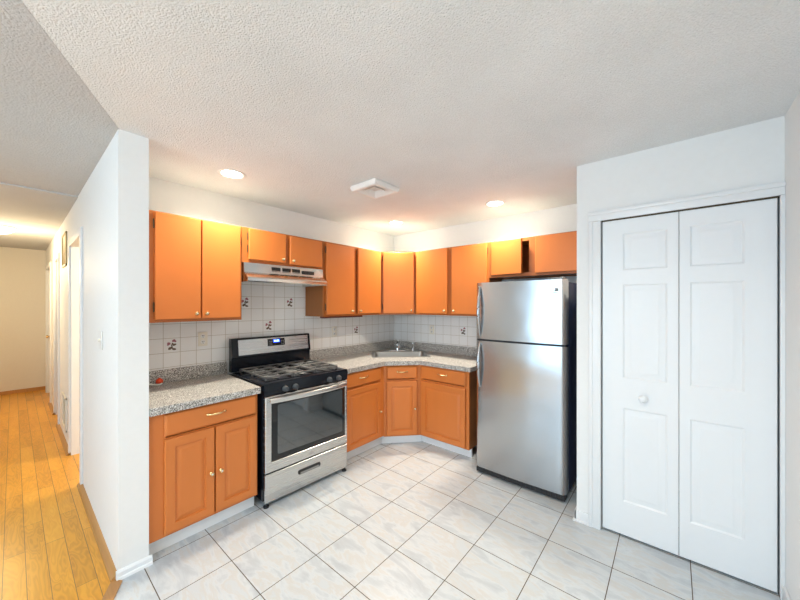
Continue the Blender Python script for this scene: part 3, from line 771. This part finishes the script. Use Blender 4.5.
# oven door
b = MB(); b.slab(.006, .254, W-.006, .812, .01, -.022, ((0, .006), (.004, .001), (.008, 0)), [(.050, .325, W-.028, .785, ((0, 0), (.003, .003)))])
od = b.build('oven_door', M['steel'], t)
b = MB(); b.box(.053, -.0205, .328, W-.031, -.015, .780, .001); b.build('window_border', M['glassb'], od)
b = MB()
rg = []
def rect_panel(b, x0, z0, x1, z1, r, y, n_=5):
    vs = []
    for cx, cz, a in ((x1-r, z1-r, 0), (x0+r, z1-r, 90), (x0+r, z0+r, 180), (x1-r, z0+r, 270)):
        for k in range(n_+1):
            q_ = R(a+90*k/n_); vs.append((cx+r*math.cos(q_), cz+r*math.sin(q_)))
    b.prism(vs, 'y', y, y+.002)
rect_panel(b, .098, .372, W-.062, .742, .015, -.0222); b.build('window_glass', M['glass'], od)
b = MB(); pts = []
n_ = 17
for i in range(n_):
    u = i/(n_-1); pts.append((.035+u*(W-.07), -.036-.034*math.sin(math.pi*u)**.8, .782))
b.tube(pts, .011, 12, 1.75)
for x in (.045, W-.045): b.box(x-.012, -.045, .768, x+.012, -.02, .796, .004)
b.build('handle', M['steel'], od)
b = MB(); b.mi = 0; b.tube([(.385+.019*math.cos(a_), -.0225, .287+.009*math.sin(a_)) for a_ in [2*math.pi*k/20 for k in range(21)]], .0014, 6)
for k, x in enumerate((.372, .382, .392)): b.tube([(x, -.0225, .283), (x+.004, -.0225, .291), (x+.007, -.0225, .283)], .0011, 6)
b.build('badge', M['greyp'], od)
# drawer
b = MB(); b.slab(.006, .036, W-.006, .243, .01, -.020, ((0, .006), (.004, .001), (.008, 0))); dw = b.build('storage_drawer', M['steel'], t)
b = MB()
vs = []
rect_panel(b, .268, .150, .470, .186, .014, -.0235); b.build('drawer_pull', M['blackm'], dw)
b = MB(); rect_panel(b, .285, .155, .455, .167, .005, -.0265); b.build('pull_lip', M['greyp'], dw)
# backguard
b = MB(); b.prism([(.600, .905), (.600, 1.02), (.585, 1.03), (.607, 1.186), (.615, 1.192), (D, 1.192), (D, .905)], 'x', 0, W); bgd = b.build('backguard', M['black'], t)
def bgface(x0, z0, x1, z1, d):           # plane lying on the slanted face
    f = lambda z: .585+(z-1.03)/(1.186-1.03)*.022-d
    return [(f(z0), z0), (f(z1), z1), (f(z1)+.003, z1), (f(z0)+.003, z0)]
b = MB(); b.prism(bgface(0, 1.045, 0, 1.176, .002), 'x', .055, W-.025); b.build('trim_panel', M['steel'], bgd)
b = MB(); b.prism(bgface(0, 1.102, 0, 1.168, .004), 'x', .315, .482); b.mi = 1
for x in (.332, .348, .448, .464):
    for z in (1.112, 1.126, 1.142): b.prism(bgface(0, z, 0, z+.005, .005), 'x', x, x+.008)
b.build('clock_panel', [M['glassb'], M['greyp']], bgd)
b = MB(); b.prism(bgface(0, 1.132, 0, 1.160, .005), 'x', .368, .432); b.mi = 1
for i, x in enumerate((.378, .390, .404, .416)):
    b.prism(bgface(0, 1.139, 0, 1.154, .006), 'x', x, x+.007)
b.build('clock_display', [M['blue'], M['digit']], bgd)

# ------------------------------------------------------------------ refrigerator
FX0, FX1, FYF = .955, 1.697, 1.475
t = thing('refrigerator', 'stainless steel top-freezer refrigerator with dark sides', 'refrigerator', (FX0, FYF, 0), 0)
W = FX1-FX0
b = MB(); b.box(.008, .085, .035, W-.008, .76, 1.665, .006); b.build('cabinet_body', M['navy'], t)
def fdoor(z0, z1, name):
    b = MB(); prof = []
    n_ = 16; r = .035
    # gently bowed front with rounded vertical edges
    for i in range(n_+1):
        u = i/n_; x = r+u*(W-2*r); prof.append((x, .010-.010*math.sin(math.pi*u)))
    left = [(r-r*math.sin(R(a)), .010+.055-.055*math.cos(R(a))) for a in (90, 75, 60, 45, 30, 15)]
    right = [(W-r+r*math.sin(R(a)), .010+.055-.055*math.cos(R(a))) for a in (15, 30, 45, 60, 75, 90)]
    poly = [(0, .080)]+left+prof+right+[(W, .080)]
    b.prism(poly, 'z', z0, z1)
    return b.build(name, M['steel_f'], t, smooth=40)
fz = fdoor(1.186, 1.678, 'freezer_door'); fr = fdoor(.060, 1.170, 'refrigerator_door')
b = MB(); b.box(.01, .03, 1.169, W-.01, .085, 1.187); b.box(.01, .078, .06, W-.01, .088, 1.67); b.build('gasket', M['gasket'], t)
def fh(z0, z1, par):
    b = MB(); pts = []; rr = []
    for i in range(21):
        u = i/20; z = z0+u*(z1-z0); s_ = math.sin(math.pi*u)
        pts.append((.050, .012-.042*s_**.7, z)); rr.append(.009+.005*s_)
    b.tube(pts, rr, 12, 1.0); b.build('handle', M['steel_f'], par)
fh(1.205, 1.645, fz); fh(.765, 1.155, fr)
b = MB(); b.box(.655, -.004, 1.588, .692, .004, 1.594); b.box(.660, -.004, 1.606, .688, .004, 1.609); b.box(.652, -.004, 1.575, .694, .004, 1.579); b.box(.668, -.004, 1.590, .690, .004, 1.612) ; b.build('badge', M['greyp'], fz)
b = MB(); b.box(W-.12, .03, 1.678, W-.02, .12, 1.694, .006); b.cyl((W-.04, .05, 1.678), (W-.04, .05, 1.70), .012, 16); b.build('hinge_cover', M['greyp'], t)
b = MB(); b.box(.012, .016, .014, W-.012, .09, .056)
for i in range(18): b.box(.05+i*.037, .010, .022, .075+i*.037, .016, .050)
b.build('kick_grille', M['blackm'], t)
for x in (.05, W-.05):
    for y in (.10, .68):
        b = MB(); b.cyl((x-.012, y+.02, .014), (x+.012, y+.02, .014), .014, 16); b.build('roller', M['blackm'], t)

# ------------------------------------------------------------------ outlets, switch, grilles
def outlet(loc, rz, label):
    t = thing('wall_outlet', label, 'outlet', loc, rz, 'wall outlets on the tiles')
    b = MB(); b.box(-.036, -.006, -.058, .036, 0, .058, .003); pl_ = b.build('cover_plate', M['ivory'], t)
    for z in (-.024, .024):
        b = MB(); b.mi = 0; b.lathe([(.017, 0), (.017, .003), (.015, .0045), (0, .0045)], (0, -.006, z), '-y', 16)
        b.mi = 1
        for x in (-.006, .006): b.box(x-.0018, -.0115, z-.002, x+.0018, -.010, z+.009)
        b.cyl((0, -.0115, z-.009), (0, -.010, z-.009), .0028, 8)
        b.build('socket', [M['white_p'], M['slot']], pl_)
    return t
outlet((XL+.009, -.150, 1.203), R(90), 'ivory double outlet on the tiles left of the stove')
outlet((XL+.009, 1.208, 1.178), R(90), 'ivory double outlet on the tiles right of the stove')
outlet((-.036, YR-.009, 1.166), 0, 'ivory double outlet on the tiles between sink and refrigerator')
t = thing('light_switch', 'white toggle switch on the hall side of the partition wall', 'light switch', (-.50, -.791, 1.258), 0)
b = MB(); b.box(-.038, -.006, -.06, .038, 0, .06, .003); b.build('cover_plate', M['white_p'], t)
b = MB(); b.box(-.005, -.020, -.006, .005, -.005, .012, .002); b.build('toggle', M['ivory'], t)
def grille(loc, w_, h_, label, m, grp):
    t = thing('wall_grille', label, 'vent grille', loc, 0, grp)
    b = MB()
    for a in ((0, 0, w_, .02), (0, h_-.02, w_, h_), (0, 0, .02, h_), (w_-.02, 0, w_, h_)): b.box(a[0], -.012, a[1], a[2], 0, a[3], .002)
    b.build('frame', m, t)
    b = MB(); n_ = int((h_-.04)/.02)
    for i in range(n_): b.prism([(0, .022+i*.02), (-.008, .032+i*.02), (-.007, .034+i*.02), (0, .025+i*.02)], 'x', .02, w_-.02)
    b.build('louvre', m, t); return t
grille((-3.0, -.791, 1.90), .42, .36, 'brass-coloured louvred grille high on the hall wall', M['yellowvent'], 'hall wall grilles')
grille((-2.98, -.791, .14), .40, .36, 'cream louvred grille low on the hall wall', M['hallwall'], 'hall wall grilles')

# red plastic thing on the counter
t = thing('red_ball', 'orange-red ball with a bent white stem on the left countertop', 'ball', (-.628, -.455, .8905), 0)
b = MB(); b.sphere((0, 0, .0235), .0235, 3, (1, 1, 1.0)); b.lathe([(.007, .042), (.009, .046), (.005, .050), (0, .0505)], (0, 0, 0), 'z', 12); b.build('ball', M['red'], t)
b = MB(); b.tube([(.026, .010, .012), (.030, -.004, .006), (.030, -.02, .007), (.028, -.05, .014), (.028, -.085, .024)], .006, 8); b.build('stem', M['porcelain'], t)

# ------------------------------------------------------------------ ceiling things
t = thing('ceiling_vent', 'white square ceiling air diffuser in the middle of the kitchen ceiling', 'vent', (.455, .730, CEIL), 0)
b = MB()
def sqring(s_, z):
    return [b.bm.verts.new((x*s_, y*s_, z)) for x, y in ((-1, -1), (1, -1), (1, 1), (-1, 1))]
def sq(parts):
    rs = [sqring(s_, z) for s_, z in parts]
    for p_, q_ in zip(rs, rs[1:]):
        for i in range(4): b.bm.faces.new((p_[i], p_[(i+1) % 4], q_[(i+1) % 4], q_[i]))
    return rs
r_ = sq([(.138, -.001), (.141, -.012), (.134, -.038), (.124, -.043), (.112, -.040), (.070, -.010), (.05, -.005)]); b.bm.faces.new(r_[-1])
b.build('frame', M['vent'], t, smooth=20)
b = MB(); r_ = sq([(.078, -.013), (.096, -.033), (.092, -.034), (.074, -.015)]); b.build('louvre', M['vent'], t, smooth=20)
b = MB(); r_ = sq([(.046, -.012), (.064, -.033), (.060, -.034), (.042, -.014)]); b.build('louvre', M['vent'], t, smooth=20)

def can_light(x, y, label, power=13.0):
    t = thing('recessed_light', label, 'ceiling light', (x, y, CEIL), 0, 'recessed ceiling lights')
    b = MB(); b.lathe([(.094, 0), (.093, -.004), (.080, -.006), (.072, -.002), (.066, -.001)], (0, 0, 0), 'z', 32); b.build('trim_ring', M['white_p'], t)
    b = MB(); b.lathe([(.068, -.002), (.055, -.006), (.03, -.008), (0, -.009)], (0, 0, 0), 'z', 32); b.build('lamp', M['lens'], t)
    l = bpy.data.lights.new('recessed_lamp_light', 'AREA'); l.shape = 'DISK'; l.size = .11; l.energy = power; l.color = WARM; l.spread = R(138)
    o = bpy.data.objects.new('recessed_lamp_light', l); C.objects.link(o); o.parent = t; o.location = (0, 0, -.012)
    return t
for x, y, lab in ((-.161, -.129, 'recessed light over the left counter, nearest the partition wall'), (-.163, 1.708, 'recessed light in front of the kitchen corner above the sink'),
                  (1.018, 1.768, 'recessed light in front of the refrigerator cabinet'), (2.018, -.20, 'recessed light nearest the camera at the top edge of the picture')):
    can_light(x, y, lab, 7.5 if x > 1.5 else 11.0 if y < 0 else 13.0)
t = thing('hall_ceiling_light', 'flush dome ceiling light glowing in the hall', 'ceiling light', (-3.92, -1.30, CEIL-.012), 0)
b = MB(); b.lathe([(.17, 0), (.175, -.012), (.165, -.02)], (0, 0, 0), 'z', 32); b.build('base_ring', M['vent'], t)
b = MB(); b.lathe([(.160, -.018), (.150, -.045), (.115, -.072), (.06, -.088), (0, -.092)], (0, 0, 0), 'z', 32); b.build('glass_dome', M['hlens'], t)
l = bpy.data.lights.new('hall_lamp_light', 'POINT'); l.energy = 30; l.color = (1, .77, .46); l.shadow_soft_size = .12
o = bpy.data.objects.new('hall_lamp_light', l); C.objects.link(o); o.parent = t; o.location = (0, 0, -.42)
l = bpy.data.lights.new('bedroom_lamp_light', 'POINT'); l.energy = 50; l.color = (1, .84, .56); l.shadow_soft_size = .15
o = bpy.data.objects.new('bedroom_lamp_light', l); C.objects.link(o); o.location = (-1.75, .35, 2.1)

t = thing('living_fill_dome', 'unseen dome fill light added behind the camera', 'ceiling light', (1.5, -2.9, CEIL-.001), 0)  # added fill source out of view, lifts the ceiling and closet wall
b = MB(); b.lathe([(.20, 0), (.205, -.012), (.19, -.02)], (0, 0, 0), 'z', 32); b.build('base_ring', M['vent'], t)
b = MB(); b.lathe([(.185, -.018), (.17, -.05), (.12, -.08), (.06, -.095), (0, -.10)], (0, 0, 0), 'z', 32); b.build('glass_dome', M['lens'], t)
l = bpy.data.lights.new('living_fill_light', 'POINT'); l.energy = 44; l.color = (.82, .94, 1.0); l.shadow_soft_size = .15
o = bpy.data.objects.new('living_fill_light', l); C.objects.link(o); o.parent = t; o.location = (0, 0, -.35)
